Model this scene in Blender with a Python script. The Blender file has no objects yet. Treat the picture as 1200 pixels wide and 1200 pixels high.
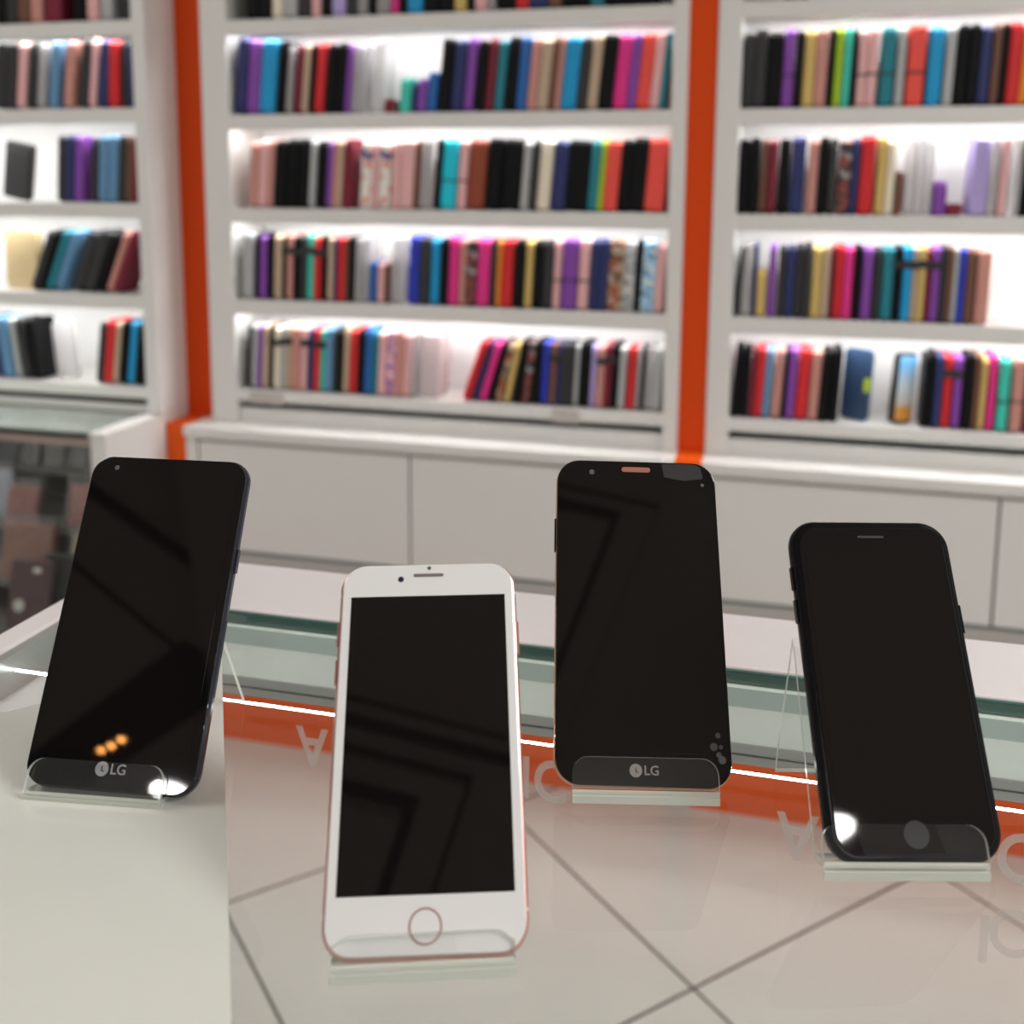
import bpy, bmesh, math, random
from mathutils import Vector, Matrix
random.seed(7)
S = bpy.context.scene
COL = S.collection
R = math.radians
# ------------------------------------------------------------------ camera
H = 1.29                                   # camera height above the floor
GZ = H - 0.2453                            # counter glass, top face
F = 1230.0; PX, PY = 600.0, 400.0
ax = Vector((4810, -210, F)).normalized()                     # world X in camera axes
az = Vector((60, 8600, F)).normalized(); az = (az - ax * ax.dot(az)).normalized()
ay = az.cross(ax)
RM = Matrix((ax, ay, az))
cd = bpy.data.cameras.new('camera'); cam = bpy.data.objects.new('camera', cd); COL.objects.link(cam)
cam.matrix_world = Matrix.Translation((0, 0, H)) @ RM.to_4x4()
cd.sensor_width = 36; cd.lens = 36 * F / 1200; cd.shift_y = -200 / 1200
cd.clip_start = 0.02; cd.clip_end = 50
cd.dof.use_dof = True; cd.dof.focus_distance = 0.46; cd.dof.aperture_fstop = 8.5
S.camera = cam
# ------------------------------------------------------------------ world, lights, exposure
w = bpy.data.worlds.new('world'); S.world = w; w.use_nodes = True
w.node_tree.nodes['Background'].inputs[0].default_value = (1.0, 0.99, 0.97, 1)
w.node_tree.nodes['Background'].inputs[1].default_value = 0.48
S.view_settings.view_transform = 'Standard'; S.view_settings.look = 'None'
S.view_settings.exposure = 0.0; S.view_settings.gamma = 1.0
def area(name, loc, sx, sy, power, col=(1, .985, .96), rot=(0, 0, 0)):
    l = bpy.data.lights.new(name, 'AREA'); l.shape = 'RECTANGLE'; l.size = sx; l.size_y = sy
    l.energy = power; l.color = col
    o = bpy.data.objects.new(name, l); o.location = loc; o.rotation_euler = rot; COL.objects.link(o)
    return o
area('overhead_fill_light', (1.5, 0.4, 2.66), 0.9, 0.9, 38)  # unseen overhead fill lights, added to brighten the room and counter
area('overhead_fill_light', (-1.9, 0.5, 2.66), 0.9, 0.9, 19)
area('overhead_fill_light', (0.9, -1.9, 2.66), 0.7, 0.7, 16)

# ------------------------------------------------------------------ helpers
def at(x, y, Y):
    """photo pixel -> point on the wall plane at depth Y"""
    d = RM @ Vector((x - PX, PY - y, -F)); return d * (Y / d.y) + Vector((0, 0, H))
def flat(x, y, z=GZ):
    d = RM @ Vector((x - PX, PY - y, -F)); return d * ((z - H) / d.z) + Vector((0, 0, H))

MATS = {}
def mat(name, col, rough=.5, metal=0, spec=.5, noise=0, emit=0, coat=0, scale=30):
    if name in MATS: return MATS[name]
    m = bpy.data.materials.new(name); m.use_nodes = True; nt = m.node_tree
    b = nt.nodes['Principled BSDF']
    b.inputs['Base Color'].default_value = (*col, 1); b.inputs['Roughness'].default_value = rough
    b.inputs['Metallic'].default_value = metal; b.inputs['Specular IOR Level'].default_value = spec
    b.inputs['Coat Weight'].default_value = coat; b.inputs['Coat Roughness'].default_value = .03
    if emit:
        b.inputs['Emission Color'].default_value = (*col, 1); b.inputs['Emission Strength'].default_value = emit
    if noise:
        tc = nt.nodes.new('ShaderNodeTexCoord'); n = nt.nodes.new('ShaderNodeTexNoise'); n.inputs['Scale'].default_value = scale
        n.inputs['Detail'].default_value = 4
        mx = nt.nodes.new('ShaderNodeMix'); mx.data_type = 'RGBA'
        mx.inputs[6].default_value = (*[c * (1 - noise) for c in col], 1)
        mx.inputs[7].default_value = (*[min(1, c * (1 + noise)) for c in col], 1)
        nt.links.new(tc.outputs['Object'], n.inputs['Vector']); nt.links.new(n.outputs['Fac'], mx.inputs[0])
        nt.links.new(mx.outputs[2], b.inputs['Base Color'])
    MATS[name] = m; return m
def pattern(name, c1, c2, scale=90, thr=.5, c3=None):
    if name in MATS: return MATS[name]
    m = mat(name, c1, .45); nt = m.node_tree; b = nt.nodes['Principled BSDF']
    tc = nt.nodes.new('ShaderNodeTexCoord'); v = nt.nodes.new('ShaderNodeTexVoronoi'); v.inputs['Scale'].default_value = scale
    r = nt.nodes.new('ShaderNodeValToRGB'); r.color_ramp.interpolation = 'CONSTANT'
    r.color_ramp.elements[0].color = (*c1, 1); r.color_ramp.elements[1].color = (*c2, 1); r.color_ramp.elements[1].position = thr
    if c3: e = r.color_ramp.elements.new(thr + .22); e.color = (*c3, 1)
    nt.links.new(tc.outputs['Object'], v.inputs['Vector']); nt.links.new(v.outputs['Color'], r.inputs[0])
    nt.links.new(r.outputs[0], b.inputs['Base Color']); return m
def glassy(name, tint=(.95, .98, .96), ior=1.5, rough=.0, haze=0, hazecol=(.9, .9, .9), bump=0):
    if name in MATS: return MATS[name]
    m = bpy.data.materials.new(name); m.use_nodes = True; nt = m.node_tree; nt.nodes.remove(nt.nodes['Principled BSDF'])
    out = nt.nodes['Material Output']
    t = nt.nodes.new('ShaderNodeBsdfTransparent'); t.inputs[0].default_value = (*tint, 1)
    g = nt.nodes.new('ShaderNodeBsdfGlossy'); g.inputs['Roughness'].default_value = rough
    if bump:
        tc = nt.nodes.new('ShaderNodeTexCoord'); nz = nt.nodes.new('ShaderNodeTexNoise'); nz.inputs['Scale'].default_value = 38; nz.inputs['Distortion'].default_value = 1.5
        bp = nt.nodes.new('ShaderNodeBump'); bp.inputs['Strength'].default_value = bump; bp.inputs['Distance'].default_value = .01
        nt.links.new(tc.outputs['Object'], nz.inputs['Vector']); nt.links.new(nz.outputs['Fac'], bp.inputs['Height']); nt.links.new(bp.outputs[0], g.inputs['Normal'])
    fr = nt.nodes.new('ShaderNodeFresnel'); fr.inputs[0].default_value = ior
    mx = nt.nodes.new('ShaderNodeMixShader')
    src = t.outputs[0]
    if haze:
        d = nt.nodes.new('ShaderNodeBsdfDiffuse'); d.inputs[0].default_value = (*hazecol, 1)
        m2 = nt.nodes.new('ShaderNodeMixShader'); m2.inputs[0].default_value = haze
        nt.links.new(t.outputs[0], m2.inputs[1]); nt.links.new(d.outputs[0], m2.inputs[2]); src = m2.outputs[0]
    geo = nt.nodes.new('ShaderNodeNewGeometry'); iv = nt.nodes.new('ShaderNodeMath'); iv.operation = 'SUBTRACT'; iv.inputs[0].default_value = 1
    ml = nt.nodes.new('ShaderNodeMath'); ml.operation = 'MULTIPLY'
    nt.links.new(geo.outputs['Backfacing'], iv.inputs[1]); nt.links.new(iv.outputs[0], ml.inputs[0]); nt.links.new(fr.outputs[0], ml.inputs[1])
    nt.links.new(ml.outputs[0], mx.inputs[0]); nt.links.new(src, mx.inputs[1]); nt.links.new(g.outputs[0], mx.inputs[2])
    nt.links.new(mx.outputs[0], out.inputs[0]); MATS[name] = m; return m

def tag(o, label=None, cat=None, group=None, kind=None):
    if label: o['label'] = label
    if cat: o['category'] = cat
    if group: o['group'] = group
    if kind: o['kind'] = kind
    return o
def obj(name, bm, m, parent=None, smooth=False):
    me = bpy.data.meshes.new(name); bmesh.ops.recalc_face_normals(bm, faces=bm.faces); bm.to_mesh(me); bm.free()
    for x in (m if isinstance(m, (list, tuple)) else [m]): me.materials.append(x)
    if smooth:
        for p in me.polygons: p.use_smooth = True
    o = bpy.data.objects.new(name, me); COL.objects.link(o)
    if parent: o.parent = parent
    return o
def empty(name, loc=(0, 0, 0), rz=0):
    o = bpy.data.objects.new(name, None); o.empty_display_size = .05; COL.objects.link(o)
    o.location = loc; o.rotation_euler = (0, 0, rz); return o
def box(bm, x0, x1, y0, y1, z0, z1, bev=0):
    g = bmesh.ops.create_cube(bm, size=1)
    vs = g['verts']
    bmesh.ops.scale(bm, vec=(x1 - x0, y1 - y0, z1 - z0), verts=vs)
    bmesh.ops.translate(bm, vec=((x0 + x1) / 2, (y0 + y1) / 2, (z0 + z1) / 2), verts=vs)
    if bev:
        es = list({e for v in vs for e in v.link_edges})
        bmesh.ops.bevel(bm, geom=es, offset=bev, segments=2, affect='EDGES', profile=.5)
    return bm
def B(*a, **k): return box(bmesh.new(), *a, **k)
def rrect(w_, h_, r, n=6, inset=0):
    """rounded rectangle outline centred in x, from y=0 to y=h"""
    pts = []; w2 = w_ / 2 - inset; r = max(.0002, r - inset)
    for cx, cy, a0 in ((w2 - r, inset + r, -90), (w2 - r, h_ - inset - r, 0), (-w2 + r, h_ - inset - r, 90), (-w2 + r, inset + r, 180)):
        for i in range(n + 1):
            a = R(a0 + 90 * i / n); pts.append((cx + r * math.cos(a), cy + r * math.sin(a)))
    return pts
def loft(rings, cap=True, bm=None):
    bm = bm or bmesh.new(); vr = [[bm.verts.new(p) for p in ring] for ring in rings]
    for a, b in zip(vr, vr[1:]):
        for i in range(len(a)):
            j = (i + 1) % len(a); bm.faces.new((a[i], a[j], b[j], b[i]))
    if cap: bm.faces.new(vr[0]); bm.faces.new(vr[-1])
    return bm
def slab(w_, h_, r, z0, z1, e=0, n=6):
    """rounded-rect slab in the xy plane with eased edges"""
    rings = []
    prof = [(z0, e), (z0 + e * .3, e * .3), (z0 + e, 0), (z1 - e, 0), (z1 - e * .3, e * .3), (z1, e)] if e else [(z0, 0), (z1, 0)]
    for z, i in prof: rings.append([(x, y, z) for x, y in rrect(w_, h_, r, n, i)])
    return loft(rings)
def disc(cx, cy, r, z0, z1, n=24, bm=None):
    return loft([[(cx + r * math.cos(2 * math.pi * i / n), cy + r * math.sin(2 * math.pi * i / n), z) for i in range(n)] for z in (z0, z1)], bm=bm)
def ring(cx, cy, r, t, z0, z1, n=36, bm=None):
    bm = bm or bmesh.new()
    def c(rr, z): return [bm.verts.new((cx + rr * math.cos(2 * math.pi * i / n), cy + rr * math.sin(2 * math.pi * i / n), z)) for i in range(n)]
    a, b, d, e = c(r, z0), c(r, z1), c(r - t, z1), c(r - t, z0)
    for p, q in ((a, b), (b, d), (d, e), (e, a)):
        for i in range(n):
            j = (i + 1) % n; bm.faces.new((p[i], p[j], q[j], q[i]))
    return bm
def text_bm(s, size, depth, bold=0.0):
    cu = bpy.data.curves.new('letters', 'FONT'); cu.body = s; cu.size = size; cu.extrude = depth; cu.offset = bold
    cu.align_x = 'CENTER'; cu.align_y = 'CENTER'; cu.resolution_u = 4
    o = bpy.data.objects.new('letters', cu); COL.objects.link(o); dg = bpy.context.evaluated_depsgraph_get(); dg.update()
    me = bpy.data.meshes.new_from_object(o.evaluated_get(dg)); bm = bmesh.new(); bm.from_mesh(me)
    bpy.data.objects.remove(o); bpy.data.curves.remove(cu); bpy.data.meshes.remove(me); return bm

WHITE = mat('white_laminate', (.70, .69, .665), .55, noise=.015, scale=4)
WHITE2 = mat('white_door_laminate', (.70, .69, .67), .35, noise=.015, scale=3)
BACK = mat('white_back_panel', (.86, .86, .85), .5)
ORANGE = mat('orange_laminate', (.66, .060, .002), .55, spec=.2)
ORANGE2 = mat('orange_paint', (.76, .095, .003), .5, spec=.25)
GREY = mat('grey_trim', (.42, .42, .40), .4)
LED = mat('led_diffuser', (1, 1, 1), .5, emit=22)
GAP = mat('dark_gap', (.12, .11, .1), .6)

# ------------------------------------------------------------------ room
def tile_floor():
    m = bpy.data.materials.new('glossy_floor_tile'); m.use_nodes = True; nt = m.node_tree; b = nt.nodes['Principled BSDF']
    tc = nt.nodes.new('ShaderNodeTexCoord'); mp = nt.nodes.new('ShaderNodeMapping'); mp.vector_type = 'TEXTURE'
    ang = R(46.2); mp.inputs['Rotation'].default_value = (0, 0, ang)
    mp.inputs['Location'].default_value = (-.0932, 1.578, 0)
    mp.inputs['Scale'].default_value = (.6, .6, .6)
    sep = nt.nodes.new('ShaderNodeSeparateXYZ')
    nt.links.new(tc.outputs['Object'], mp.inputs[0]); nt.links.new(mp.outputs[0], sep.inputs[0])
    outs = []
    for k in (0, 1):
        fr = nt.nodes.new('ShaderNodeMath'); fr.operation = 'FRACT'; nt.links.new(sep.outputs[k], fr.inputs[0])
        s = nt.nodes.new('ShaderNodeMath'); s.operation = 'SUBTRACT'; nt.links.new(fr.outputs[0], s.inputs[0]); s.inputs[1].default_value = .5
        a = nt.nodes.new('ShaderNodeMath'); a.operation = 'ABSOLUTE'; nt.links.new(s.outputs[0], a.inputs[0])
        g = nt.nodes.new('ShaderNodeMath'); g.operation = 'GREATER_THAN'; nt.links.new(a.outputs[0], g.inputs[0]); g.inputs[1].default_value = .5 - .0048
        outs.append(g)
    mxm = nt.nodes.new('ShaderNodeMath'); mxm.operation = 'MAXIMUM'
    nt.links.new(outs[0].outputs[0], mxm.inputs[0]); nt.links.new(outs[1].outputs[0], mxm.inputs[1])
    n = nt.nodes.new('ShaderNodeTexNoise'); n.inputs['Scale'].default_value = 2.2; nt.links.new(tc.outputs['Object'], n.inputs[0])
    c = nt.nodes.new('ShaderNodeMix'); c.data_type = 'RGBA'; c.inputs[6].default_value = (.53, .515, .485, 1); c.inputs[7].default_value = (.60, .58, .55, 1)
    nt.links.new(n.outputs[0], c.inputs[0])
    mx = nt.nodes.new('ShaderNodeMix'); mx.data_type = 'RGBA'; mx.inputs[7].default_value = (.035, .028, .022, 1)
    nt.links.new(mxm.outputs[0], mx.inputs[0]); nt.links.new(c.outputs[2], mx.inputs[6]); nt.links.new(mx.outputs[2], b.inputs['Base Color'])
    b.inputs['Roughness'].default_value = .16; b.inputs['Specular IOR Level'].default_value = .8
    return m
X0, X1, Y0, Y1 = -3.2, 3.6, -4.0, 2.42
tag(obj('floor', B(X0, X1, Y0, Y1, -.05, 0), tile_floor()), kind='structure')
CEIL = mat('ceiling_paint', (.50, .42, .36), .8)
tag(obj('ceiling', B(X0, X1, Y0, Y1, 2.70, 2.75), CEIL), kind='structure')
tag(obj('wall_back', B(X0, X1, Y1, Y1 + .08, 0, 2.75), mat('wall_paint', (.7, .67, .63), .7, noise=.03)), kind='structure')
tag(obj('wall_left', B(X0 - .08, X0, Y0, Y1, 0, 2.75), MATS['wall_paint']), kind='structure')
# stepped ceiling mouldings (what the dark phone screens mirror)
DARK = mat('ceiling_shadow_gap', (.02, .018, .016), .8)
tn = [0]
def trim(bm, m):
    tn[0] += 1; return tag(obj('trim_%d' % tn[0], bm, m), kind='structure')
def coffer(x1, y1, z0, z1, gap):
    trim(B(-.95, x1, -3.2, y1, z0, z1), CEIL)
    g = bmesh.new(); box(g, -.95, x1 + gap, y1, y1 + gap, z1 - .004, z1); box(g, x1, x1 + gap, -3.2, y1, z1 - .004, z1); trim(g, DARK)
coffer(.50, -.60, 2.685, 2.70, .006)
coffer(.40, -.645, 2.665, 2.685, .022)
coffer(.20, -.69, 2.64, 2.665, .014)
coffer(.09, -.765, 2.60, 2.64, .03)
def ceil_bar(p, q, wd, z0, z1, m):
    a = Vector((*p, 0)); b = Vector((*q, 0)); d = (b - a).normalized(); n = Vector((-d.y, d.x, 0)) * wd / 2
    r = [a + n, b + n, b - n, a - n]
    trim(loft([[(v.x, v.y, z) for v in r] for z in (z0, z1)]), m)
ceil_bar((-1.65, -1.0), (-.965, -1.66), .036, 2.685, 2.70, DARK)
ceil_bar((-1.75, -1.2), (-.965, -2.22), .010, 2.69, 2.70, mat('dark_red_joint', (.06, .008, .004), .7))
ceil_bar((-2.2, -3.68), (-.965, -2.10), .24, 2.69, 2.70, DARK)
# small downlights
SPOT = mat('amber_lamp', (1, .42, .1), .4, emit=110)
LAMPB = mat('bright_round_lamp', (1, .98, .95), .4, emit=90)
LAMP = mat('round_lamp', (1, .97, .92), .4, emit=70)
def downlight(x, y, z, r, m, label, grp=None):
    t = empty('ceiling_downlight', (x, y, z - .015)); tag(t, label, 'ceiling light', grp)
    obj('lamp_rim', ring(0, 0, r * 1.12, r * .12, 0, .015), mat('lamp_rim', (.5, .5, .5), .4), t)
    obj('lamp_lens', disc(0, 0, r, .003, .012, 32), m, t)
for i, (x, y) in enumerate(((-1.412, -2.70), (-1.37, -2.66), (-1.328, -2.61))):
    downlight(x, y, 2.69, .012, SPOT, ['small amber ceiling spot, farthest left of the three in dark beam', 'small amber ceiling spot, middle of the three in dark beam', 'small amber ceiling spot, right end of three in dark beam'][i], 'amber ceiling spots')
downlight(-1.20, -2.94, 2.70, .07, LAMPB, 'round white ceiling lamp mirrored in the left phone')
downlight(1.885, -1.735, 2.70, .075, LAMP, 'round white ceiling lamp mirrored in the right black phone')
downlight(-.30, 2.05, 2.70, .05, LAMP, 'small round white ceiling lamp near the middle shelves')

# ------------------------------------------------------------------ wall display units
SH = [1.665, 1.457, 1.247, 1.036, .824]            # shelf tops, top visible row first
SHL = [1.662, 1.470, 1.256, 1.046, .830]
def shelf_unit(name_label, x0, x1, yf, fl, frr, shelves, top=2.35, bottom=.745, yb=2.40, ypanel=2.36):
    """x0..x1 outer; fl / frr widths of the uprights"""
    t = empty('display_shelf_unit', ((x0 + x1) / 2, yf, bottom)); tag(t, name_label, 'shelf unit')
    cx, cy, cz = t.location
    def P(name, a, m, par=t, **k):
        o = obj(name, B(a[0] - cx, a[1] - cx, a[2] - cy, a[3] - cy, a[4] - cz, a[5] - cz, **k), m, par); return o
    P('side_panel', (x0, x0 + fl, yf, yb, bottom, top), WHITE, bev=.002)
    P('side_panel', (x1 - frr, x1, yf, yb, bottom, top), WHITE, bev=.002)
    a, b = x0 + fl, x1 - frr
    P('back_panel', (a, b, ypanel, yb, bottom, top), BACK)
    P('header_panel', (a, b, yf, ypanel, 2.10, top), WHITE)
    P('kick_board', (a, b, yf + .012, yf + .03, bottom, shelves[-1] - .045), WHITE)
    zs = list(shelves) + [1.876, 2.086]
    for z in zs:
        th = .020 if z == shelves[-1] else .034
        s = P('shelf', (a, b, yf + .008, ypanel, z - min(th, .018), z), WHITE, bev=.001)
        if z != shelves[-1]:
            P('shelf_fascia', (a, b, yf + .002, yf + .0085, z - th, z - .001), WHITE, s)
        if z != shelves[-1] and z < 1.8:
            P('emissive_strip', (a + .03, b - .03, yf + .014, yf + .030, z - .026, z - .0185), LED, s)
        if z == shelves[-1]:
            P('shelf_lip', (a, b, yf + .002, yf + .008, z - .026, z - .001), WHITE, s)
    return t
YF = 2.19
shelf_unit('tall white lit shelf unit between the two orange pillars', -1.300, -.203, YF, .066, .032, SH)
shelf_unit('tall white lit shelf unit right of the right orange pillar', -.145, 1.30, YF, .047, .05, SH)
YL = 2.115
shelf_unit('tall white lit shelf unit at left above glass display case', -2.75, -1.393, YL, .05, .033, SHL, bottom=.7695)
def pillar(label, parts):
    t = empty('orange_pillar', (parts[0][0], parts[0][2], 0)); tag(t, label, 'pillar')
    o = t.location
    for p in parts:
        obj(p[6], B(p[0] - o.x, p[1] - o.x, p[2] - o.y, p[3] - o.y, p[4], p[5]), ORANGE if p[6] == 'upper_panel' else ORANGE2, t)
pillar('orange vertical pillar between the left and middle shelf units', [(-1.393, -1.300, 2.236, 2.40, .745, 2.35, 'upper_panel'), (-1.393, -1.336, 2.14, 2.40, .43, .745, 'lower_panel')])
pillar('orange vertical pillar between the middle and right shelf units', [(-.203, -.145, 2.197, 2.40, .7465, 2.35, 'upper_panel'), (-.200, -.146, 2.112, 2.40, .720, .7465, 'ledge_block')])

# base cabinets under the shelves
def base_cab(label, x0, x1, doors, ends):
    t = empty('base_cabinet', ((x0 + x1) / 2, 2.13, 0)); tag(t, label, 'cabinet')
    cx, cy, _ = t.location
    def P(name, a, m, par=t, **k): return obj(name, B(a[0] - cx, a[1] - cx, a[2] - cy, a[3] - cy, a[4], a[5], **k), m, par)
    P('worktop', (x0, x1, 2.115, 2.40, .722, .745), WHITE, bev=.0015)
    P('carcass', (x0 + .002, x1 - .002, 2.150, 2.40, .4455, .722), GAP)
    P('top_rail', (x0, x1, 2.128, 2.15, .7135, .722), WHITE)
    if ends: P('end_stile', (x0, x0 + .028, 2.128, 2.15, .4455, .7135), WHITE)
    for i, (a, b) in enumerate(doors): P('door', (a + .0025, b - .0025, 2.130, 2.148, .452, .710), WHITE2, bev=.0015)
    P('bottom_rail', (x0, x1, 2.122, 2.40, .395, .4455), GREY)
    P('kick_board', (x0, x1, 2.093, 2.40, 0, .395), ORANGE2)
    return t
base_cab('white two-door base cabinet with orange kick board, middle shelf unit', -1.334, -.2005, [(-1.304, -.782), (-.782, -.2005)], True)
base_cab('white base cabinet with orange kick board, right shelf unit', -.1455, 1.30, [(-.1455, .423), (.423, .99), (.99, 1.30)], False)

# price tags on shelf edges
TAG = mat('price_tag_plastic', (.50, .46, .43), .25)
for (px, py, Y, wd, lab) in [(310, 142, YF, .085, 'grey price tag on second shelf edge, left end of middle unit'),
    (312, 358, YF, .085, 'grey price tag on fourth shelf edge, left end of middle unit'),
    (663, 482, YF, .06, 'grey price tag on bottom shelf edge, right half of middle unit'),
    (312, 462, YF, .085, 'grey price tag on bottom shelf edge, left end of middle unit'),
    (990, 133, YF, .08, 'grey price tag on second shelf edge, right unit'),
    (972, 386, YF, .09, 'grey price tag on fourth shelf edge, right unit'),
    (113, 247, YL, .07, 'grey price tag on third shelf edge, left unit'),
    (122, 355, YL, .07, 'grey price tag on fourth shelf edge, left unit')]:
    p = at(px, py, Y)
    zs = (SHL if Y == YL else SH); z = min(zs, key=lambda s: abs(s - .017 - p.z)) - .017
    o = obj('price_tag', B(-wd / 2, wd / 2, -.002, .002, -.014, .014, bev=.001), TAG); o.location = (p.x, Y + (.006 if z > .83 else -.0001), z)
    tag(o, lab, 'price tag', 'price tags on the shelf edges')

# ------------------------------------------------------------------ phone cases on the shelves
CC = {'k': ('black', (.012, .012, .013)), 'g': ('dark grey', (.075, .075, .078)), 'G': ('light grey', (.42, .43, .43)),
      'n': ('navy', (.022, .03, .12)), 'b': ('blue', (.02, .12, .38)), 'u': ('bright blue', (.01, .30, .60)), 'c': ('cyan', (.01, .55, .70)),
      's': ('steel blue', (.12, .27, .45)), 't': ('teal', (.015, .20, .25)), 'm': ('mint green', (.05, .55, .42)), 'r': ('red', (.62, .02, .025)),
      'R': ('burgundy', (.18, .012, .03)), 'q': ('coral red', (.80, .08, .06)), 'p': ('pale pink', (.75, .42, .42)), 'P': ('hot pink', (.72, .03, .24)),
      'v': ('purple', (.22, .06, .36)), 'l': ('lavender', (.42, .34, .66)), 'w': ('cream', (.78, .70, .55)), 'W': ('clear', None),
      'y': ('gold', (.62, .44, .14)), 'e': ('beige', (.50, .37, .26)), 'o': ('orange', (.75, .24, .02)), 'B': ('brown', (.16, .07, .045)),
      'C': ('rose gold', (.56, .26, .22)), 'L': ('lime green', (.36, .55, .02)), 'x': ('rust brown', (.26, .055, .025)), 'i': ('royal blue', (.02, .04, .42)),
      '1': ('pink and purple patterned', 'pat1'), '2': ('grey and white patterned', 'pat2'), '3': ('light blue patterned', 'pat3'),
      '4': ('brown and cream patterned', 'pat4'), '5': ('black and red patterned', 'pat5'), '6': ('white and coral patterned', 'pat6')}
PT = {'pat1': ((.7, .3, .38), (.25, .1, .4), 130, .45, (.8, .55, .65)), 'pat2': ((.5, .52, .52), (.22, .23, .24), 150, .5, (.7, .7, .7)),
      'pat3': ((.35, .6, .8), (.12, .25, .42), 110, .55, (.75, .78, .7)), 'pat4': ((.45, .35, .25), (.35, .10, .04), 90, .45, (.1, .05, .03)),
      'pat5': ((.03, .03, .03), (.25, .05, .04), 90, .5, (.3, .3, .3)), 'pat6': ((.78, .74, .68), (.7, .25, .2), 60, .62, (.12, .1, .25))}
CLEARM = glassy('clear_case_plastic', (.93, .92, .93), 1.45, .15, .42, (.72, .70, .70))
def case_mat(k):
    n, c = CC[k]
    if c is None: return CLEARM
    if isinstance(c, str): return pattern('case_' + c, *PT[c])
    return mat('case_' + n.replace(' ', '_'), (tuple(v * .6 for v in c) if k in 'kg' else c), .5, spec=.12 if k in 'kg' else .35, noise=.12, scale=60)
STRAP = mat('case_strap_dark', (.02, .02, .022), .5)
def case_mesh(w_, d_, h_):
    """folio case standing on its end, spine (rounded) to the front: profile in YZ lofted along X"""
    r = min(.012, h_ * .2)
    e = min(w_ * .32, .005)
    rings = []
    for x, i in ((-w_ / 2, e), (-w_ / 2 + e * .3, e * .3), (-w_ / 2 + e, 0), (w_ / 2 - e, 0), (w_ / 2 - e * .3, e * .3), (w_ / 2, e)):
        rings.append([(x, p[0] + d_ / 2, p[1]) for p in rrect(d_, h_, r, 4, i)])
    return loft(rings)
used = set()
ORD = ['first', 'second', 'third', 'fourth', 'fifth', 'sixth', 'seventh', 'eighth', 'ninth', 'tenth', 'eleventh', 'twelfth', 'thirteenth', 'fourteenth', 'fifteenth', 'sixteenth', 'seventeenth', 'eighteenth', 'nineteenth', 'twentieth'] + ['%dth' % i for i in range(21, 60)]
ORD[20] = '21st'; ORD[21] = '22nd'; ORD[22] = '23rd'; ORD[30] = '31st'; ORD[31] = '32nd'; ORD[32] = '33rd'; ORD[40] = '41st'; ORD[41] = '42nd'; ORD[42] = '43rd'
def row(unit, rname, Y, z, ybase, spec, lean=.1, hscale=1.0):
    """spec: 'x0-x1:colour[,h=..][,l=..][,s]' photo pixel spans at the foot of the row"""
    items = []
    for tok in spec.split():
        span, c = tok.split(':'); k_ = span.index('-', 1); a, b = float(span[:k_]), float(span[k_ + 1:])
        opts = c.split(','); c = opts[0]; h = 1.0; le = lean; strap = False
        for q in opts[1:]:
            if q[0] == 'h': h = float(q[1:])
            elif q[0] == 'l': le = float(q[1:])
            elif q == 's': strap = 1
            elif q == 'b': strap = 2
        items.append((a, b, c, h, le, strap))
    grp = 'phone cases on the %s shelf of the %s unit' % (rname, unit)
    n = len(items); placed = []
    for i, (a, b, c, h, le, strap) in enumerate(items):
        pa, pb = at(a, ybase(a) if callable(ybase) else ybase, Y), at(b, ybase(b) if callable(ybase) else ybase, Y)
        dx = (pb.x - pa.x) * .97; th = math.atan(le)
        wt = max(.004, dx * math.cos(th)); hh = .153 * h * hscale * random.uniform(.965, 1.02)
        dd = .078 * random.uniform(.96, 1.04)
        o = obj('phone_case', case_mesh(wt, dd, hh), case_mat(c))
        o.location = ((pa.x + pb.x) / 2, Y + .012 + random.uniform(0, .005), z + wt / 2 * abs(math.sin(th)) + .0004)
        o.rotation_euler = (0, th, 0)
        lo, hi = {'middle': (-1.234, -.235), 'right': (-.096, 1.25), 'left': (-2.7, -1.426)}[unit]
        reach = wt / 2 * math.cos(th)
        tip = max(0, hh * math.sin(th)); tipn = max(0, -hh * math.sin(th))
        o.location.x = min(max(o.location.x, lo + reach + tipn + .001), hi - reach - tip - .001)
        placed.append([o, dx / 2, lo, hi])
        name = CC[c][0]
        ln = CC[items[i - 1][2]][0] if i else None; rn = CC[items[i + 1][2]][0] if i < n - 1 else None
        if ln and rn: mid = 'between %s and %s ones' % (ln, rn) if ln != rn else 'between two %s ones' % ln
        elif rn: mid = 'at left end beside %s one' % rn
        else: mid = 'at right end beside %s one' % ln
        nm = name.replace(' and ', '-').replace(' patterned', ' patterned')
        mid = mid.replace(' patterned', ' patterned')
        lab = '%s phone case, %s from left, %s shelf of %s unit' % (nm, ORD[i], rname, unit)
        lab2 = '%s, %s' % (lab, mid)
        if len(lab2.split()) <= 16: lab = lab2
        tag(o, lab, 'phone case', grp)
        if strap:
            obj('case_strap', B(-wt / 2 - .0012, wt / 2 + .0012, -.0015, dd * .6, hh * (.70 if strap == 1 else .40), hh * (.80 if strap == 1 else .425), bev=.0006), STRAP, o)
    for k in range(len(placed) - 2, -1, -1):
        nx = placed[k + 1]; lim = nx[0].location.x - nx[1] - placed[k][1]
        if placed[k][0].location.x > lim: placed[k][0].location.x = lim
    for k in range(1, len(placed)):
        pv = placed[k - 1]; lim = pv[0].location.x + pv[1] + placed[k][1]
        if placed[k][0].location.x < lim - .004: placed[k][0].location.x = lim
    return items
sh = lambda i: SH[i] + .0003
lin = lambda xa, ya, xb, yb: (lambda x: ya + (yb - ya) * (x - xa) / (xb - xa))
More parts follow.
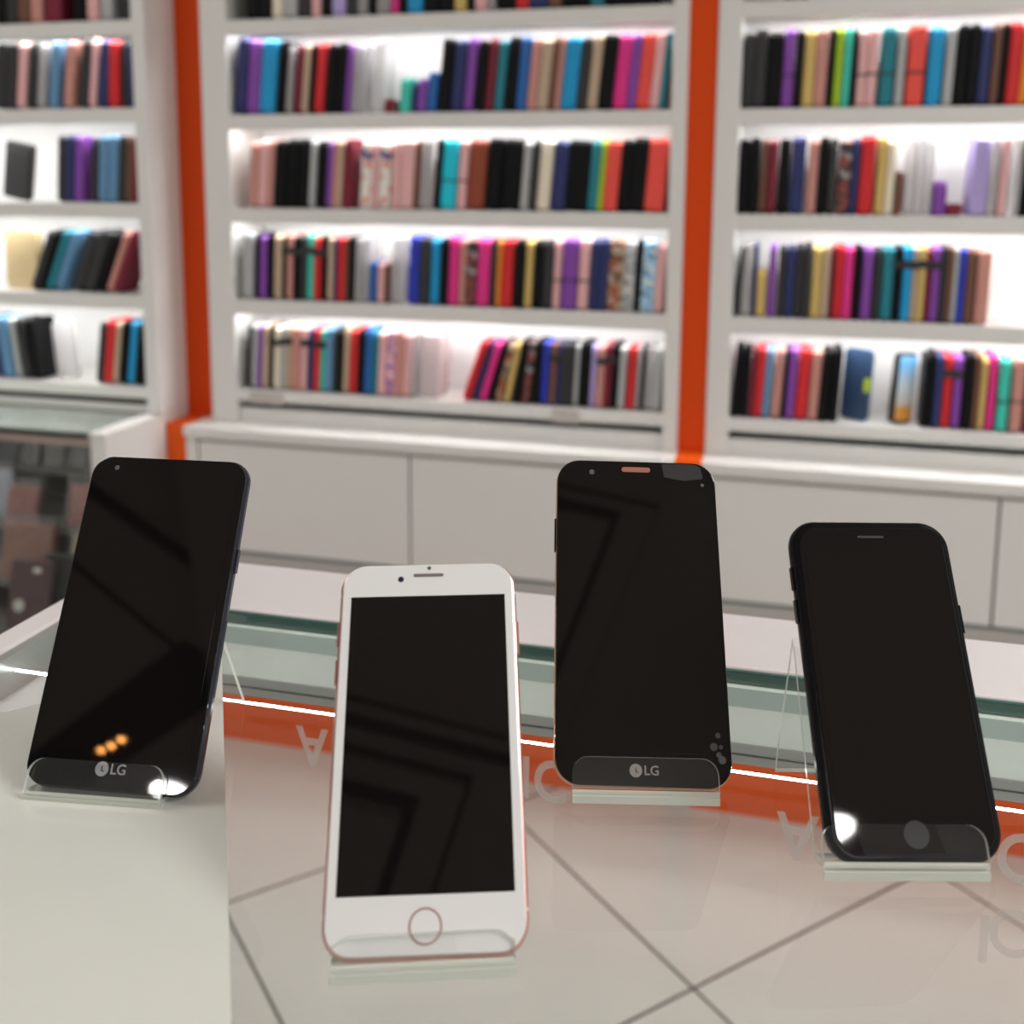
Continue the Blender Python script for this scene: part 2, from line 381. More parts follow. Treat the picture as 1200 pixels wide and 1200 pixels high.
row('middle', 'top', YF, sh(0), 15, '283-299:k 299-315:k 315-327:w 327-345:G 345-360:g 360-372:p 372-385:k 385-402:l 402-415:g 415-427:W 428-437:k 438-454:W 455-464:P 464-474:k 474-492:u 492-510:k 510-528:k 529-544:y 545-553:k 553-567:p 568-578:W 581-602:k 602-617:r 617-640:n 640-656:B 656-672:k 672-690:k 690-706:t 706-724:k 724-744:k 744-768:k', lean=.04)
row('middle', 'second', YF, sh(1), 131, '270-283:n,h1.1 283-299:v,h1.1 299-318:u,h1.1 318-328:k,h1.08 330-337:W 339-348:R 348-356:e 356-363:k 363-375:r 376-388:k 388-399:k 399-405:v 407-415:W 415-424:W 430-445:W 446-457:R,h.2 463-477:m,h.5 479-485:n,h.42 485-496:v,h.48 496-508:b,h.55 509-523:k 524-538:n 539-551:v 552-564:k 564-574:R 575-586:t 587-601:k 601-614:b 614-625:C 625-639:e 639-646:B 646-653:C 654-672:u 672-684:g 685-698:e 700-718:k 720-737:P 738-749:v 750-767:q 767-779:p 780-787:t', lean=.1)
row('middle', 'third', YF, sh(2), 246, '286-297:C 297-308:p 308-316:C 316-330:k 330-343:k 343-357:k 357-365:G 365-378:k 378-384:v 384-389:C 389-396:e 396-407:R 417-430:6 430-437:p 438-452:6 454-464:p 464-480:p 480-487:B 487-503:W 504-512:k 512-530:c,b 531-542:p,b 543-564:x 565-582:k 583-606:k 606-616:G 616-625:g,b 625-641:w 643-660:n 660-688:k 688-699:t 699-706:L 706-724:q 725-739:k 739-758:k 759-783:q', lean=.08)
row('middle', 'fourth', YF, sh(3), 358, '280-293:G 294-300:k 300-309:v 309-316:k 316-326:e 326-332:k,s 332-339:C,s 339-347:k,s 347-355:g,s 355-363:m,s 363-371:r,s 371-379:k,s 379-387:e 387-391:n 391-400:r 400-404:B 404-411:k 412-420:W 421-428:W 429-437:b,h.62 438-446:p,h.6 446-452:B,h.6 454-470:W 474-487:i 487-499:g 500-511:u 511-521:k 521-533:P 534-541:C 541-554:5 554-569:P 570-578:g 578-583:o 583-597:r 598-611:k 611-620:y 620-632:k 632-644:g 644-653:p,b 654-672:v,b 673-686:p,b 687-697:n 697-709:n 709-727:4 728-742:2 742-751:k 751-767:3 768-780:p', lean=.05)
row('middle', 'bottom', YF, sh(4), lin(285, 450, 780, 486), '285-290:g 290-296:G 296-302:v 302-310:e 310-316:k,s 316-323:w,s 323-330:G,s 330-336:e,s 336-347:C 348-355:p,s 355-363:n 363-370:r,s 370-376:m,s 376-385:s 385-391:g 391-398:k 398-404:e 404-414:r 414-422:k 422-431:b 431-438:t 438-448:p 448-459:1 459-468:C 468-476:p 477-484:W 488-511:W', lean=.06)
row('middle', 'bottom', YF, sh(4), lin(285, 450, 780, 486), '538-547:r,l.34 549-556:n,l.33 558-566:P,l.3 569-575:k,l.28 577-584:4,l.26 587-594:y,l.22 597-607:k,l.16 609-617:5,l.12 618-629:k,l.1 630-639:i 640-648:B,s 648-654:n,s 654-661:g 661-669:g 669-674:G 674-688:k 688-694:l 695-704:C,s 704-712:R,s 712-721:k,s 721-729:G 731-740:r 741-747:W 748-753:k 755-764:W 764-776:G', lean=.05, hscale=.93)
row('right', 'top', YF, sh(0), 4, '918-934:k 934-948:g 1010-1024:v 1180-1196:k', lean=.03)
row('right', 'second', YF, sh(1), 124, '866-880:g 880-895:g 895-914:k 914-928:v,b 928-938:k 938-952:y 952-967:C 968-974:k 974-985:L 985-994:m 994-1000:k 1002-1013:p,b 1013-1025:p,b 1029-1045:t,b 1047-1058:G 1060-1081:q,b 1084-1102:u 1104-1116:G 1118-1131:k 1131-1144:k 1144-1158:n 1159-1170:B 1170-1177:k 1178-1194:r 1194-1204:o 1205-1220:k', lean=.03)
row('right', 'third', YF, sh(2), 252, '861-874:k 874-886:k 887-896:B 896-907:R 908-922:k 922-940:n 943-955:C 955-967:k 968-977:g 979-994:5 994-1003:n 1004-1021:r 1024-1035:y 1035-1046:w 1047-1057:B,h.55 1059-1070:W 1071-1081:W 1082-1092:W 1093-1109:v,h.45 1110-1129:R,h.16 1135-1156:l 1158-1168:W 1169-1179:p 1180-1195:W 1197-1212:k', lean=.03)
row('right', 'fourth', YF, sh(3), lin(855, 375, 1190, 387), '854-864:g,h.95,l.1 866-878:W 879-884:n 884-895:y,h.62 897-906:v 908-918:g 918-928:n 928-938:g 938-947:g 948-960:y 960-969:e 970-975:R 975-985:r 985-996:P 997-1007:k 1007-1019:v 1021-1029:g 1030-1044:t 1044-1054:k,s 1054-1065:u,s 1065-1073:e,s 1073-1081:y,s 1081-1088:R,s 1088-1098:v,s 1098-1106:g 1106-1113:B 1113-1119:G 1119-1128:i 1128-1140:B 1141-1158:C', lean=.02)
row('right', 'bottom', YF, sh(4), lin(855, 488, 1190, 510), '855-864:k 865-874:k 875-882:R 882-891:r 891-900:s 902-913:C 914-918:k 918-929:v 930-944:r 945-957:C 958-969:k 970-981:k', lean=.05)
row('right', 'bottom', YF, sh(4), lin(855, 488, 1190, 510), '1079-1086:k 1086-1092:k 1092-1102:n 1102-1113:r,s 1114-1125:v,s 1126-1138:k 1138-1146:B 1146-1153:y 1155-1165:P 1167-1180:m,b 1183-1198:C,b 1199-1212:R', lean=.02)
row('left', 'top', YL, SHL[0] + .0003, 12, '-12-0:k 0-13:g 14-28:B 30-44:C 46-66:R 80-92:k 96-110:p 112-126:G 137-150:g', lean=.03)
row('left', 'second', YL, SHL[1] + .0003, 126, '-14-0:g,l.15 0-12:g,l.15 13-24:p 25-34:g 36-47:W 51-62:s 69-80:C 86-96:g 97-106:p 107-120:n 121-134:r,l.06 138-145:g,l.02 146-154:n,l.0', lean=.13)
row('left', 'third', YL, SHL[2] + .0003, 237, '61-71:g 71-81:n 82-92:v 100-108:g 110-121:s 121-132:s 133-143:g 144-152:B 153-160:R', lean=.08)
row('left', 'fourth', YL, SHL[3] + .0003, 344, '30-39:g 39-47:k 48-56:t 57-67:s 77-90:g 91-105:g 106-116:k 118-126:C 127-136:R', lean=.42)
row('left', 'bottom', YL, SHL[4] + .0003, lin(0, 443, 170, 455), '-10-0:n,l-.1 0-12:s,l-.12 14-21:G,l-.12 22-31:g,l-.12 33-44:k,l-.1 107-115:g 116-126:r 127-134:e 135-146:k 147-156:u 158-168:k', lean=.13)

# cases turned to show their face
def face_case(label, px, py, Y, z, w_, h_, t_, yaw, m, lean=0, dy=.03, cat='phone case', name='phone_case', side=0):
    p = at(px, py, Y); t = empty(name, (p.x, Y + dy, z + .0005 + w_ / 2 * abs(math.sin(side)) + t_ / 2 * abs(math.sin(R(lean)))), yaw); t.rotation_euler = (R(-lean), side, yaw)
    tag(t, label, cat)
    sh_ = slab(w_, h_, .012, -t_ / 2, t_ / 2, .0025)
    bmesh.ops.rotate(sh_, cent=(0, 0, 0), matrix=Matrix.Rotation(R(90), 3, 'X'), verts=sh_.verts)
    obj('case_cover', sh_, m, t, True if 0 else False)
    return t
def front_plate(t, w_, h_, r, x, z, y, th, m, name):
    s = slab(w_, h_, r, 0, th, 0); bmesh.ops.rotate(s, cent=(0, 0, 0), matrix=Matrix.Rotation(R(90), 3, 'X'), verts=s.verts)
    bmesh.ops.translate(s, vec=(x, y, z), verts=s.verts); return obj(name, s, m, t)
t = face_case('navy wallet case turned face out with lime green clasp, right unit', 1002, 500, YF, SH[4], .060, .150, .012, R(-28), mat('case_navy_leather', (.03, .065, .14), .4, noise=.15, scale=80), dy=.055, side=R(3))
front_plate(t, .012, .030, .0058, .024, .062, -.0062, .003, mat('lime_clasp', (.45, .62, .02), .4), 'clasp')
t = face_case('smartphone with blue sky and orange wallpaper on bottom shelf, right unit', 1056, 500, YF, SH[4], .052, .146, .016, R(40), mat('case_black_plastic', (.02, .018, .018), .4), dy=.045, cat='phone', name='smartphone', side=R(4))
wm = bpy.data.materials.new('wallpaper_sky'); wm.use_nodes = True; nt = wm.node_tree; b_ = nt.nodes['Principled BSDF']
tc = nt.nodes.new('ShaderNodeTexCoord'); sp_ = nt.nodes.new('ShaderNodeSeparateXYZ'); rp = nt.nodes.new('ShaderNodeValToRGB')
nt.links.new(tc.outputs['Generated'], sp_.inputs[0]); nt.links.new(sp_.outputs[2], rp.inputs[0]); nt.links.new(rp.outputs[0], b_.inputs['Base Color'])
e = rp.color_ramp.elements; e[0].position = .18; e[0].color = (.72, .32, .06, 1); e[1].position = .26; e[1].color = (.6, .58, .55, 1)
x_ = rp.color_ramp.elements.new(.55); x_.color = (.55, .65, .72, 1); x_ = rp.color_ramp.elements.new(.85); x_.color = (.16, .42, .72, 1)
front_plate(t, .046, .132, .006, 0, .007, -.0082, .0008, wm, 'display')
face_case('dull black case turned face out at left edge, third shelf, left unit', 4, 237, YL, SHL[2], .085, .135, .02, R(-12), mat('case_black_mat', (.03, .03, .032), .35, noise=.2), dy=.05, side=R(10))
t = face_case('cream gold round-cornered case at left edge, fourth shelf, left unit', 14, 340, YL, SHL[3], .105, .145, .022, R(-10), mat('case_cream_gold', (.62, .48, .27), .4, noise=.12, scale=20), dy=.05)
t = face_case('flat clear case in white package, bottom shelf of left unit', 66, 450, YL, SHL[4], .060, .140, .008, R(4), CLEARM, dy=.05, side=R(-5))
t = face_case('wide clear pink-tinted case facing out, bottom shelf of middle unit', 500, 466, YF, SH[4], .055, .145, .009, R(-6), glassy('pink_clear_plastic', (.96, .9, .9), 1.45, .1, .35, (.8, .6, .6)), dy=.062)

# ------------------------------------------------------------------ left glass display case with packages
t = empty('glass_display_case', (-2.0, 1.915, 0)); tag(t, 'low glass-fronted display case full of packages below left shelf unit', 'display case')
def LP(name, a, m, **k): return obj(name, B(a[0] + 2.0, a[1] + 2.0, a[2] - 1.915, a[3] - 1.915, a[4], a[5], **k), m, t)
LP('end_panel', (-1.435, -1.395, 1.915, 2.40, .0, .768), WHITE, bev=.003)
LP('end_panel', (-2.75, -2.71, 1.915, 2.40, .0, .768), WHITE)
LP('top_glass', (-2.71, -1.436, 1.912, 2.112, .760, .768), glassy('counter_glass_left', (.84, .93, .89), 1.5, 0, .25, (.75, .78, .74)))
LP('glass_edge', (-2.71, -1.436, 1.906, 1.912, .757, .768), mat('green_glass_edge', (.01, .03, .025), .15))
LP('top_rail', (-2.71, -1.436, 1.914, 1.93, .738, .7565), mat('brown_grey_rail', (.40, .31, .27), .35))
LP('front_glass', (-2.71, -1.436, 1.917, 1.923, .25, .738), glassy('clear_front_glass', (.93, .95, .94), 1.45))
LP('back_panel', (-2.71, -1.436, 2.38, 2.40, .25, .745), mat('case_dark_backing', (.10, .095, .09), .7))
LP('bottom_shelf', (-2.71, -1.436, 1.93, 2.38, .26, .275), mat('case_dark_shelf', (.12, .10, .09), .6))
LP('emissive_strip', (-2.70, -1.446, 1.931, 1.941, .739, .745), mat('case_fill_glow', (1, .98, .95), .5, emit=9))  # hidden glowing strip, added to light the packages
LP('kick_board', (-2.71, -1.436, 1.925, 1.95, 0, .25), mat('orange_brown_kick', (.55, .15, .06), .4))
for (z, y0) in ((.36, 2.02), (.46, 2.13), (.58, 2.22)):
    LP('step', (-2.71, -1.436, y0, 2.38, z - .012, z), mat('step_grey', (.16, .14, .13), .6))
FILM = glassy('crinkled_clear_film', (.92, .91, .92), 1.9, .10, .05, (.8, .78, .78), bump=.9)
def package(label, cx, y, z, w_, h_, d_, col, lean=12, yaw=0, film=True, extra=None, grp='packages in the glass display case'):
    e = empty('retail_package', (cx, y, z + .001)); e.rotation_euler = (R(-lean), 0, R(yaw)); tag(e, label, 'package', grp)
    m = mat('package_' + '_'.join('%d' % int(c * 100) for c in col), col, .38, noise=.2, scale=25)
    obj('pouch', B(-w_ / 2, w_ / 2, 0, d_, 0, h_, bev=min(.006, d_ * .3)), m, e)
    if film:
        bm = bmesh.new(); nx, nz = 7, 8
        fw, fh = w_ + .012, h_ + .02
        rnd = random.Random(int(cx * 1000)); 
        for s in (-.004, d_ + .003):
            g = [[bm.verts.new((-fw / 2 + fw * i / nx, s + (rnd.uniform(-.002, .0015) if 0 < i < nx else 0), fh * j / nz)) for j in range(nz + 1)] for i in range(nx + 1)]
            for i in range(nx):
                for j in range(nz): bm.faces.new((g[i][j], g[i + 1][j], g[i + 1][j + 1], g[i][j + 1]))
        obj('clear_film', bm, FILM, e)
    if extra: extra(e)
    return e
def lx(px, py, Y): return at(px, py, Y).x
# back row: dark grey poly bags
for i, (px, c, lab) in enumerate(((8, (.07, .07, .075), 'dark grey bagged package at far left of display case top tier'), (34, (.05, .045, .045), 'near-black bagged package, second on display case top tier'), (62, (.075, .065, .06), 'brown-black bagged package, third on display case top tier'), (90, (.06, .06, .06), 'charcoal bagged package, fourth on display case top tier'), (116, (.09, .085, .08), 'dark grey bagged package beside white end panel of display case'))):
    package(lab, lx(px, 540, 2.24), 2.24, .58, .052, .125, .014, c, 14, [4, -6, 5, -4, 3][i])
# middle row: maroon pouches
package('maroon pouch with shiny film at left edge of display case', lx(18, 590, 2.13), 2.14, .46, .085, .095, .02, (.32, .085, .075), 16, 4)
package('dusty pink maroon pouch right of the dark gap in display case', lx(88, 585, 2.13), 2.14, .46, .085, .11, .022, (.40, .15, .13), 14, -4)
package('blue and white wrapped package at far left edge of display case', lx(-8, 570, 2.17), 2.18, .46, .06, .12, .01, (.45, .45, .55), 10, 0)
# lower row: large brown box with film, tan box
package('large brown boxed case under clear film in display case', lx(30, 640, 2.05), 2.035, .36, .130, .135, .03, (.24, .085, .055), 14, 5)
package('tan edged package mostly behind the left phone in display case', lx(95, 650, 2.06), 2.05, .36, .06, .12, .02, (.36, .26, .15), 16, 8)
def purple_extra(e):
    bm = disc(0, 0, .014, 0, .0012, 28); bmesh.ops.rotate(bm, cent=(0, 0, 0), matrix=Matrix.Rotation(R(90), 3, 'X'), verts=bm.verts)
    bmesh.ops.translate(bm, vec=(-.022, -.0005, .06), verts=bm.verts); obj('round_sticker', bm, mat('sticker_grey', (.55, .53, .50), .5), e)
    obj('price_sticker', B(.010, .028, -.0015, 0, .138, .148), mat('sticker_white', (.75, .72, .7), .5), e)
package('dark plum boxed case with round white sticker in front of display case', lx(30, 715, 1.95), 1.945, .275, .105, .165, .02, (.085, .045, .05), 12, 3, False, purple_extra)
package('black edged box behind the plum boxed case in display case', lx(62, 705, 1.98), 1.985, .275, .08, .17, .02, (.03, .028, .026), 14, 8, False)

# ------------------------------------------------------------------ the glass counter the phones stand on
XL, XR, YN, YFAR = -.386, 1.15, -.35, .526
t = empty('glass_counter', (0, .1, 0)); tag(t, 'glass-topped counter with pale frame that carries the four phones', 'counter')
FR = mat('pale_frame_laminate', (.84, .80, .81), .3)
ALU = mat('aluminium_profile', (.42, .43, .42), .3, .4)
def CP(name, a, m, **k): return obj(name, B(a[0], a[1], a[2] - .1, a[3] - .1, a[4], a[5], **k), m, t)
CG = glassy('counter_top_glass', (.965, .985, .972), 1.45)
CP('top_glass', (XL, XR, YN, YFAR, GZ - .006, GZ), CG)
CP('glass_edge', (XL, XR, YFAR, YFAR + .0022, GZ - .006, GZ + .0006), mat('green_edge', (.05, .13, .11), .2))
CP('far_rail', (XL - .024, XR, YFAR + .0022, YFAR + .073, GZ - .05, GZ + .002), FR, bev=.002)
CP('left_rail', (XL - .024, XL - .006, YN, YFAR + .0022, GZ - .05, GZ + .002), FR, bev=.002)
CP('left_profile', (XL - .006, XL, YN, YFAR, GZ - .02, GZ + .0006), ALU)
CP('near_rail', (XL - .024, XR, YN - .05, YN, GZ - .05, GZ + .002), FR, bev=.002)
CP('right_rail', (XR, XR + .024, YN - .05, YFAR + .073, GZ - .05, GZ + .002), FR, bev=.002)
CP('inner_fascia', (XL, XR, YFAR - .004, YFAR, GZ - .0365, GZ - .0065), mat('mint_white_fascia', (.90, .96, .92), .3))
CP('painted_case_reflection', (XL, XR, YFAR - .0046, YFAR - .004, GZ - .0165, GZ - .0065), mat('green_grey_reflection', (.46, .56, .53), .2))  # grey-green band painted on the fascia as the reflection of the cases
CP('fascia_profile', (XL, XR, YFAR - .005, YFAR, GZ - .0475, GZ - .0365), ALU)
CP('dark_seal', (XL, XR, YFAR - .0055, YFAR, GZ - .0425, GZ - .0418), mat('dark_seal', (.05, .05, .05), .6))
CP('front_glass', (XL, XR, YFAR - .003, YFAR + .001, .12, GZ - .0475), glassy('front_pane_glass', (.985, .985, .98), 1.06))
CP('plinth', (XL - .02, XR + .02, YFAR - .02, YFAR + .02, .0, .02), FR)
for x, y in ((XL - .024, YFAR + .049), (XR, YFAR + .049), (XL - .024, YN - .05), (XR, YN - .05)):
    CP('leg', (x, x + .024, y, y + .024, 0, GZ - .05), FR)
CP('led_line_reflection', (XL + .001, XR - .001, .4428, .4434, GZ - .0080, GZ - .0070), mat('led_reflection_glow', (1, 1, 1), .4, emit=18))  # glowing bar standing in for an LED line mirrored in the glass, brightens fascia
# letter reflections, built as upside-down frosted letters on the front pane
LREF = glassy('letter_reflection', (.95, .95, .95), 1.1, .3, .34, (.9, .82, .8)); LREF2 = glassy('faint_letter_reflection', (.97, .97, .97), 1.05, .3, .13, (.95, .9, .88))
yl = YFAR - .0045
for s, px, py, sz, flip, lab in (('A', 366, 873, .034, 1, 'reflected upside-down letter A between left phone and white phone'),
        ('I', 616, 908, .034, 1, 'reflected letter I beside the right edge of the white phone'),
        ('C', 645, 913, .034, 1, 'reflected letter C between white phone and middle black phone'),
        ('A', 934, 978, .036, 1, 'reflected upside-down letter A left of the right black phone'),
        ('O', 1198, 1003, .036, 1, 'reflected letter O at the right edge of the glass counter'),
        ('I', 1153, 1097, .036, 1, 'lower reflected letter I near the right photo edge'),
        ('C', 1183, 1090, .036, 1, 'lower reflected letter C near the right photo edge')):
    bm = text_bm(s, sz, .0002, .0006)
    bmesh.ops.scale(bm, vec=(.82, -1, 1), verts=bm.verts)
    bmesh.ops.rotate(bm, cent=(0, 0, 0), matrix=Matrix.Rotation(R(90), 3, 'X'), verts=bm.verts)
    o = obj('reflected_letter', bm, LREF2 if py > 1050 else LREF); o.location = at(px, py, yl); tag(o, lab, 'letter', 'reflected letters on the counter front pane')

# white board under the left phone
pts = [flat(0, 850), flat(45, 821), None, flat(262, 782), flat(277, 1200)]
a, b = pts[0], pts[1]; c, d = pts[3], pts[4]
dirl = (b - a); corner = a + dirl * 3.6
nearr = c + (d - c) * 1.35
poly = [a - dirl * 1.2, corner, Vector((c.x - .004, c.y + .012, 0)), c, nearr, Vector((-.375, nearr.y, 0))]
poly[0].x = max(poly[0].x, -.385)
poly = [Vector((-.3835, .372, 0)), Vector((-.344, .388, 0)), Vector((-.288, .452, 0)), Vector((-.276, .466, 0)), Vector((-.149, .250, 0)), Vector((-.09, .13, 0)), Vector((-.3835, .10, 0))]
bm = loft([[(p.x, p.y, GZ + z) for p in poly] for z in (.0002, .0022)])
WB = mat('white_acrylic_board', (.80, .82, .765), .06, coat=.7)
tag(obj('white_board', bm, WB), 'glossy off-white board lying on the counter glass under left phone', 'board')

# ------------------------------------------------------------------ phones and stands
ACR = glassy('clear_acrylic', (.985, .988, .985), 1.3, .02, .015, (.9, .9, .88))
EDGE = glassy('acrylic_edge', (.9, .92, .9), 1.4, .2, .7, (.86, .90, .82))
GLS = mat('black_phone_glass', (.004, .004, .0045), .025, spec=.5)
DSP = mat('black_display', (.0055, .0045, .0042), .02, spec=.5)
def frame(yaw, b, g, X_, Y_, z):
    m = Matrix.Rotation(R(yaw), 4, 'Z') @ Matrix.Rotation(math.pi / 2 - R(b), 4, 'X') @ Matrix.Rotation(R(g), 4, 'Z')
    return Matrix.Translation((X_, Y_, z)) @ m
def phone(label, M_, w_, h_, r, t_, body, face, disp, rim=None, screen=None, home=None, speaker=None, cams=(), logo=None, side=(), seam=None, extra=None):
    e = empty('smartphone'); e.matrix_world = M_; tag(e, label, 'phone')
    bm = slab(w_, h_, r, -t_, -.0006, t_ * .32, 10)
    bmesh.ops.translate(bm, vec=(0, 0, 0), verts=bm.verts)
    obj('body', bm, body, e)
    fw = .0022 if rim is None else rim
    f = slab(w_ - 2 * fw, h_ - 2 * fw, r - fw, -.0012, 0, .0005, 10); bmesh.ops.translate(f, vec=(0, fw, 0), verts=f.verts)
    obj('front_glass', f, face, e)
    if screen:
        x0, y0, x1, y1 = screen
        obj('display', B(x0, x1, y0, y1, -.0002, .0001), disp, e)
    if home:
        hy, hr, m, inner = home
        hb = obj('home_button', disc(0, hy, hr - .0006, -.0003, .00012, 32), inner, e)
        if m: obj('button_ring', ring(0, hy, hr, .0006, -.0003, .00025), m, hb)
    if speaker:
        sy, sw, shh, m = speaker
        s = slab(sw, shh, shh / 2 * .95, -.0002, .0002); bmesh.ops.translate(s, vec=(0, sy, 0), verts=s.verts)
        obj('speaker_slot', s, m, e)
    for cx, cy, cr, m in cams: obj('front_camera', disc(cx, cy, cr, -.0002, .0002, 20), m, e)
    if logo:
        ly, size, m, kind = logo
        if kind == 'LG':
            lb = text_bm('LG', size, .0001, .00005); bmesh.ops.translate(lb, vec=(size * .62, ly, .0002), verts=lb.verts)
            disc(-size * .62, ly, size * .50, .0001, .0003, 24, bm=lb)
            lo = obj('logo', lb, m, e)
            k = text_bm('L', size * .5, .0001); bmesh.ops.translate(k, vec=(-size * .55, ly, .0005), verts=k.verts)
            obj('logo_face', k, GLS, lo)
    for (x, y0, y1, m) in side:
        s = 1 if x > 0 else -1
        obj('side_button', B(min(s * w_ / 2, s * (w_ / 2 + .0006)), max(s * w_ / 2, s * (w_ / 2 + .0006)), y0, y1, -t_ * .7, -t_ * .35), m, e)
    if seam:
        for y in seam: obj('antenna_band', slab(w_ + .0002, .0011, .0001, -t_ * .72, -t_ * .25), mat('antenna_white', (.8, .74, .72), .4), e).location = (0, y, 0)
    if extra: extra(e)
    return e
def stand(label, X_, Y_, yaw, b, t_, w_=.060, L=.078, foot=.088, x_off=0, lip=.0135, gap=.0018):
    e = empty('acrylic_phone_stand', (X_, Y_, GZ)); e.rotation_euler = (0, 0, R(yaw)); tag(e, label, 'phone stand', 'clear acrylic phone stands')
    b = R(b); up = Vector((0, math.sin(b), math.cos(b))); n = Vector((0, -math.cos(b), math.sin(b)))
    base = Vector((0, 0, .0053)); th = .002
    def sheet(pts, name, rounded=False):
        bm = bmesh.new(); prev = None; rings = []
        for i, p in enumerate(pts):
            d0 = (pts[i] - pts[i - 1]).normalized() if i else None; d1 = (pts[i + 1] - pts[i]).normalized() if i < len(pts) - 1 else None
            d = ((d0 or d1) + (d1 or d0)).normalized(); nn = Vector((0, -d.z, d.y)); k = 1 / max(.5, nn.dot(Vector((0, -(d0 or d1).z, (d0 or d1).y))))
            a, c = p + nn * th / 2 * k, p - nn * th / 2 * k
            rings.append([bm.verts.new((s * w_ / 2 + x_off, q.y, q.z)) for q in (a, c) for s in (-1, 1)])
        for r0, r1 in zip(rings, rings[1:]):
            for (i, j), mi in (((0, 1), 0), ((3, 2), 0), ((0, 2), 1), ((1, 3), 1)):
                f = bm.faces.new((r0[i], r0[j], r1[j], r1[i])); f.material_index = mi
        for r_ in (rings[0], rings[-1]):
            f = bm.faces.new((r_[0], r_[1], r_[3], r_[2])); f.material_index = 1
        return obj(name, bm, [ACR, EDGE], e)
    p1 = base + n * gap - up * .0022
    p2 = base - n * (t_ + .0015) - up * .0022
    if p2.z < .0016: p2 = p2 + Vector((0, 0, .0016 - p2.z))
    p1.z = max(p1.z, .0014)
    fr = Vector((0, p1.y - .001, .0013))
    p3 = p2 + up * L; p4 = Vector((0, max(p3.y + .02, foot), .0012))
    top = p3 + Vector((0, .003, .002))
    sheet([p2, p3, top, p4], 'back_support')
    sheet([p1, p2], 'ledge')
    obj('front_edge', B(-w_ / 2 + x_off, w_ / 2 + x_off, p1.y - .0012, p1.y + .0012,   .0003, .0036), EDGE, e)
    # rounded front lip, parallel to the phone
    lb = slab(w_, lip, .0065, -.001, .001, 0, 6)
    # square the two lower corners
    for v in lb.verts:
        if v.co.y < .0064: v.co.x = math.copysign(w_ / 2, v.co.x) if abs(v.co.x) > w_ / 2 - .0066 else v.co.x
    for f in lb.faces: f.material_index = 0 if len(f.verts) > 4 else 1
    mt = Matrix.Translation((x_off, p1.y, p1.z)) @ Matrix.Rotation(math.pi / 2 - b, 4, 'X')
    bmesh.ops.transform(lb, matrix=mt, verts=lb.verts)
    obj('front_lip', lb, [ACR, EDGE], e)
    return e
Z0 = H - .240
ROSE = mat('rose_gold_metal', (.72, .42, .38), .3, .75)
COPPER = mat('copper_rim', (.62, .34, .20), .3, .7)
BLK = mat('black_body', (.004, .004, .005), .2, spec=.2)
BLUEB = mat('blue_black_body', (.012, .014, .03), .2)
WGL = mat('white_phone_glass', (.84, .84, .835), .06, coat=.3)
LENS = mat('camera_lens', (.03, .03, .06), .1)
SENS = mat('sensor_grey', (.12, .12, .13), .3)
LOGO = mat('logo_silver', (.42, .43, .45), .4)
# left phone
phone('large black phone on the white board, silver letters at its bottom', frame(8.0, 30.2, -.4, -.2545, .3384, Z0), .0731, .1389, .0095, .0080, BLUEB, GLS, DSP, rim=.0006,
      screen=(-.0325, .0135, .0325, .1285), cams=((-.0245, .1332, .0011, SENS),), logo=(.0085, .0056, LOGO, 'LG'), side=((.04, .09, .10, BLUEB),))
stand('clear acrylic stand under the leftmost phone on white board', -.2590, .3375, 8, 30.2, .008, w_=.0575)
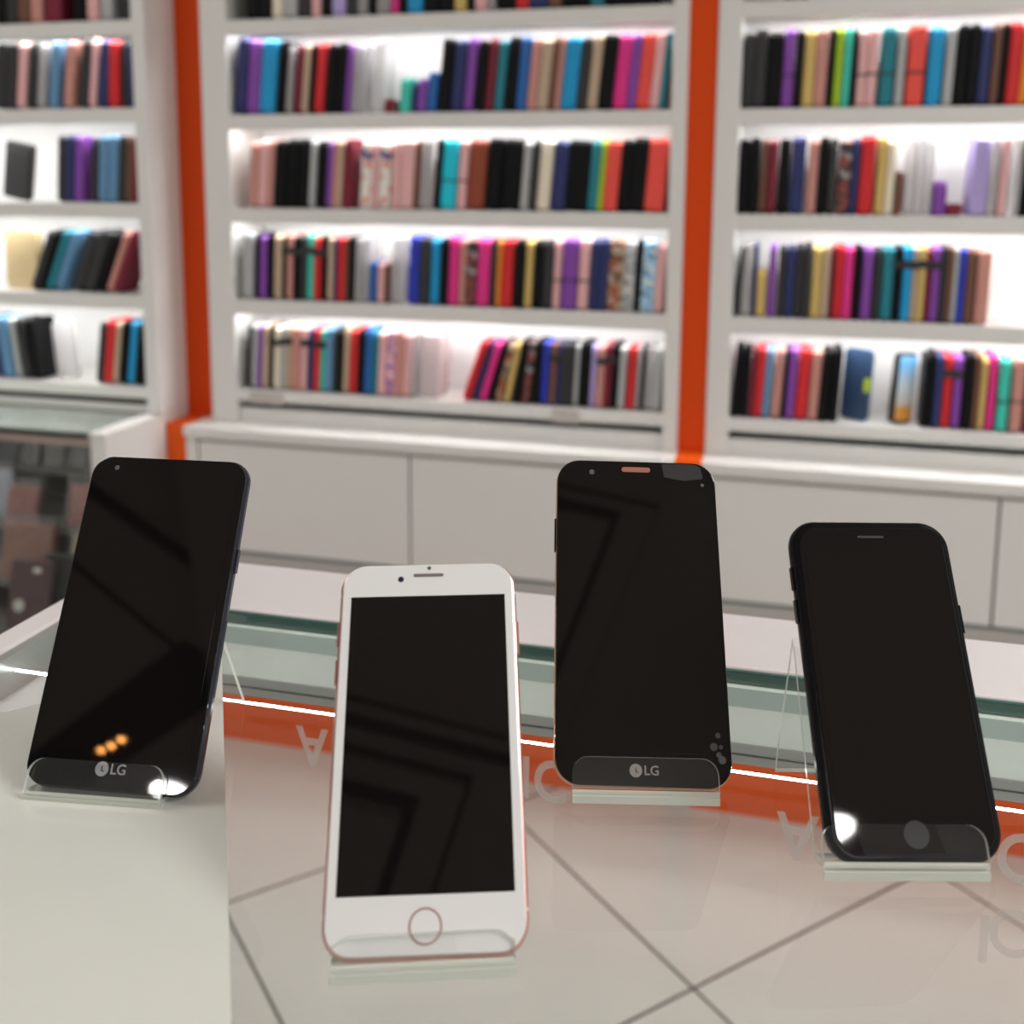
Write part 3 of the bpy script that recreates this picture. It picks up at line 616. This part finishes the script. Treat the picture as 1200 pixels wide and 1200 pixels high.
# white phone
phone('white and rose gold phone with round home button, nearest the camera', frame(16.8, 43.5, .9, -.1002, .2840, Z0), .0669, .1339, .0100, .0073, ROSE, WGL, DSP, rim=.0011,
      screen=(-.0291, .0183, .0291, .1200), home=(.0092, .0054, mat('rose_ring', (.55, .34, .30), .3, .6), WGL), speaker=(.1277, .0115, .0012, mat('slot_grey', (.20, .17, .16), .5)),
      cams=((-.0105, .1268, .0011, LENS), (0.0003, .1312, .0007, SENS)), side=((-.04, .088, .097, ROSE), (-.04, .102, .111, ROSE), (.04, .098, .110, ROSE)), seam=(.0125, .1205))
stand('clear acrylic stand under the white phone', -.1010, .2845, 19, 43.5, .0073, w_=.058, lip=.009)
# middle black phone
SPK = mat('copper_grille', (.42, .16, .10), .45)
def smudge(e):
    bm = bmesh.new()
    for (x, y, r) in ((.0312, .021, .0011), (.0293, .0165, .0016), (.0312, .0135, .0011), (.0325, .0115, .0016), (.0322, .0165, .0009)):
        disc(x, y, r, .00005, .00012, 14, bm)
    obj('fingerprint_smudge', bm, glassy('smudge', (.9, .9, .9), 1.3, .3, .12, (.5, .5, .5)), e)
    bm = bmesh.new(); pts = [(.012, .1400), (.013, .1335), (.022, .1318), (.031, .1332), (.0300, .1385), (.027, .1400)]
    obj('film_patch', loft([[(x, y, z) for x, y in pts] for z in (.0001, .0002)]), glassy('film_patch', (.95, .95, .95), 1.3, .2, .05, (.5, .5, .5)), e)
phone('black phone with copper speaker slot, in front of the right orange pillar', frame(14.5, 35.0, -1.3, -.0460, .3982, Z0), .0737, .1412, .0108, .0082, COPPER, GLS, DSP, rim=.0004,
      screen=(-.0335, .0135, .0335, .1290), speaker=(.1355, .0132, .0024, SPK), cams=((-.0205, .1350, .0012, SENS), (.0305, .1300, .0008, SENS)), logo=(.0065, .0052, mat('logo_grey', (.30, .27, .25), .4), 'LG'),
      side=((-.04, .098, .113, BLK),), extra=smudge)
stand('clear acrylic stand under the black phone with copper speaker slot', -.0455, .3985, 13, 35, .0082, w_=.0595)
# right black phone
def rim_reflect(e): pass
phone('plain black phone leaning left at right side of counter', frame(19, 32.9, -1.5, .0572, .3746, Z0 + .0004), .0664, .1268, .0112, .0073, BLK, GLS, DSP, rim=.0030,
      screen=(-.0282, .0175, .0282, .1125), home=(.0098, .0053, None, mat('dark_button', (.022, .022, .024), .3)), speaker=(.1195, .0110, .0009, mat('slot_black', (.012, .010, .010), .5)), side=((.04, .082, .093, BLK), (-.04, .086, .095, BLK), (-.04, .099, .108, BLK)))
stand('clear acrylic stand under the right plain black phone', .0510, .3775, 14.5, 32, .0073, w_=.0600, L=.074, foot=.062, gap=.0042)
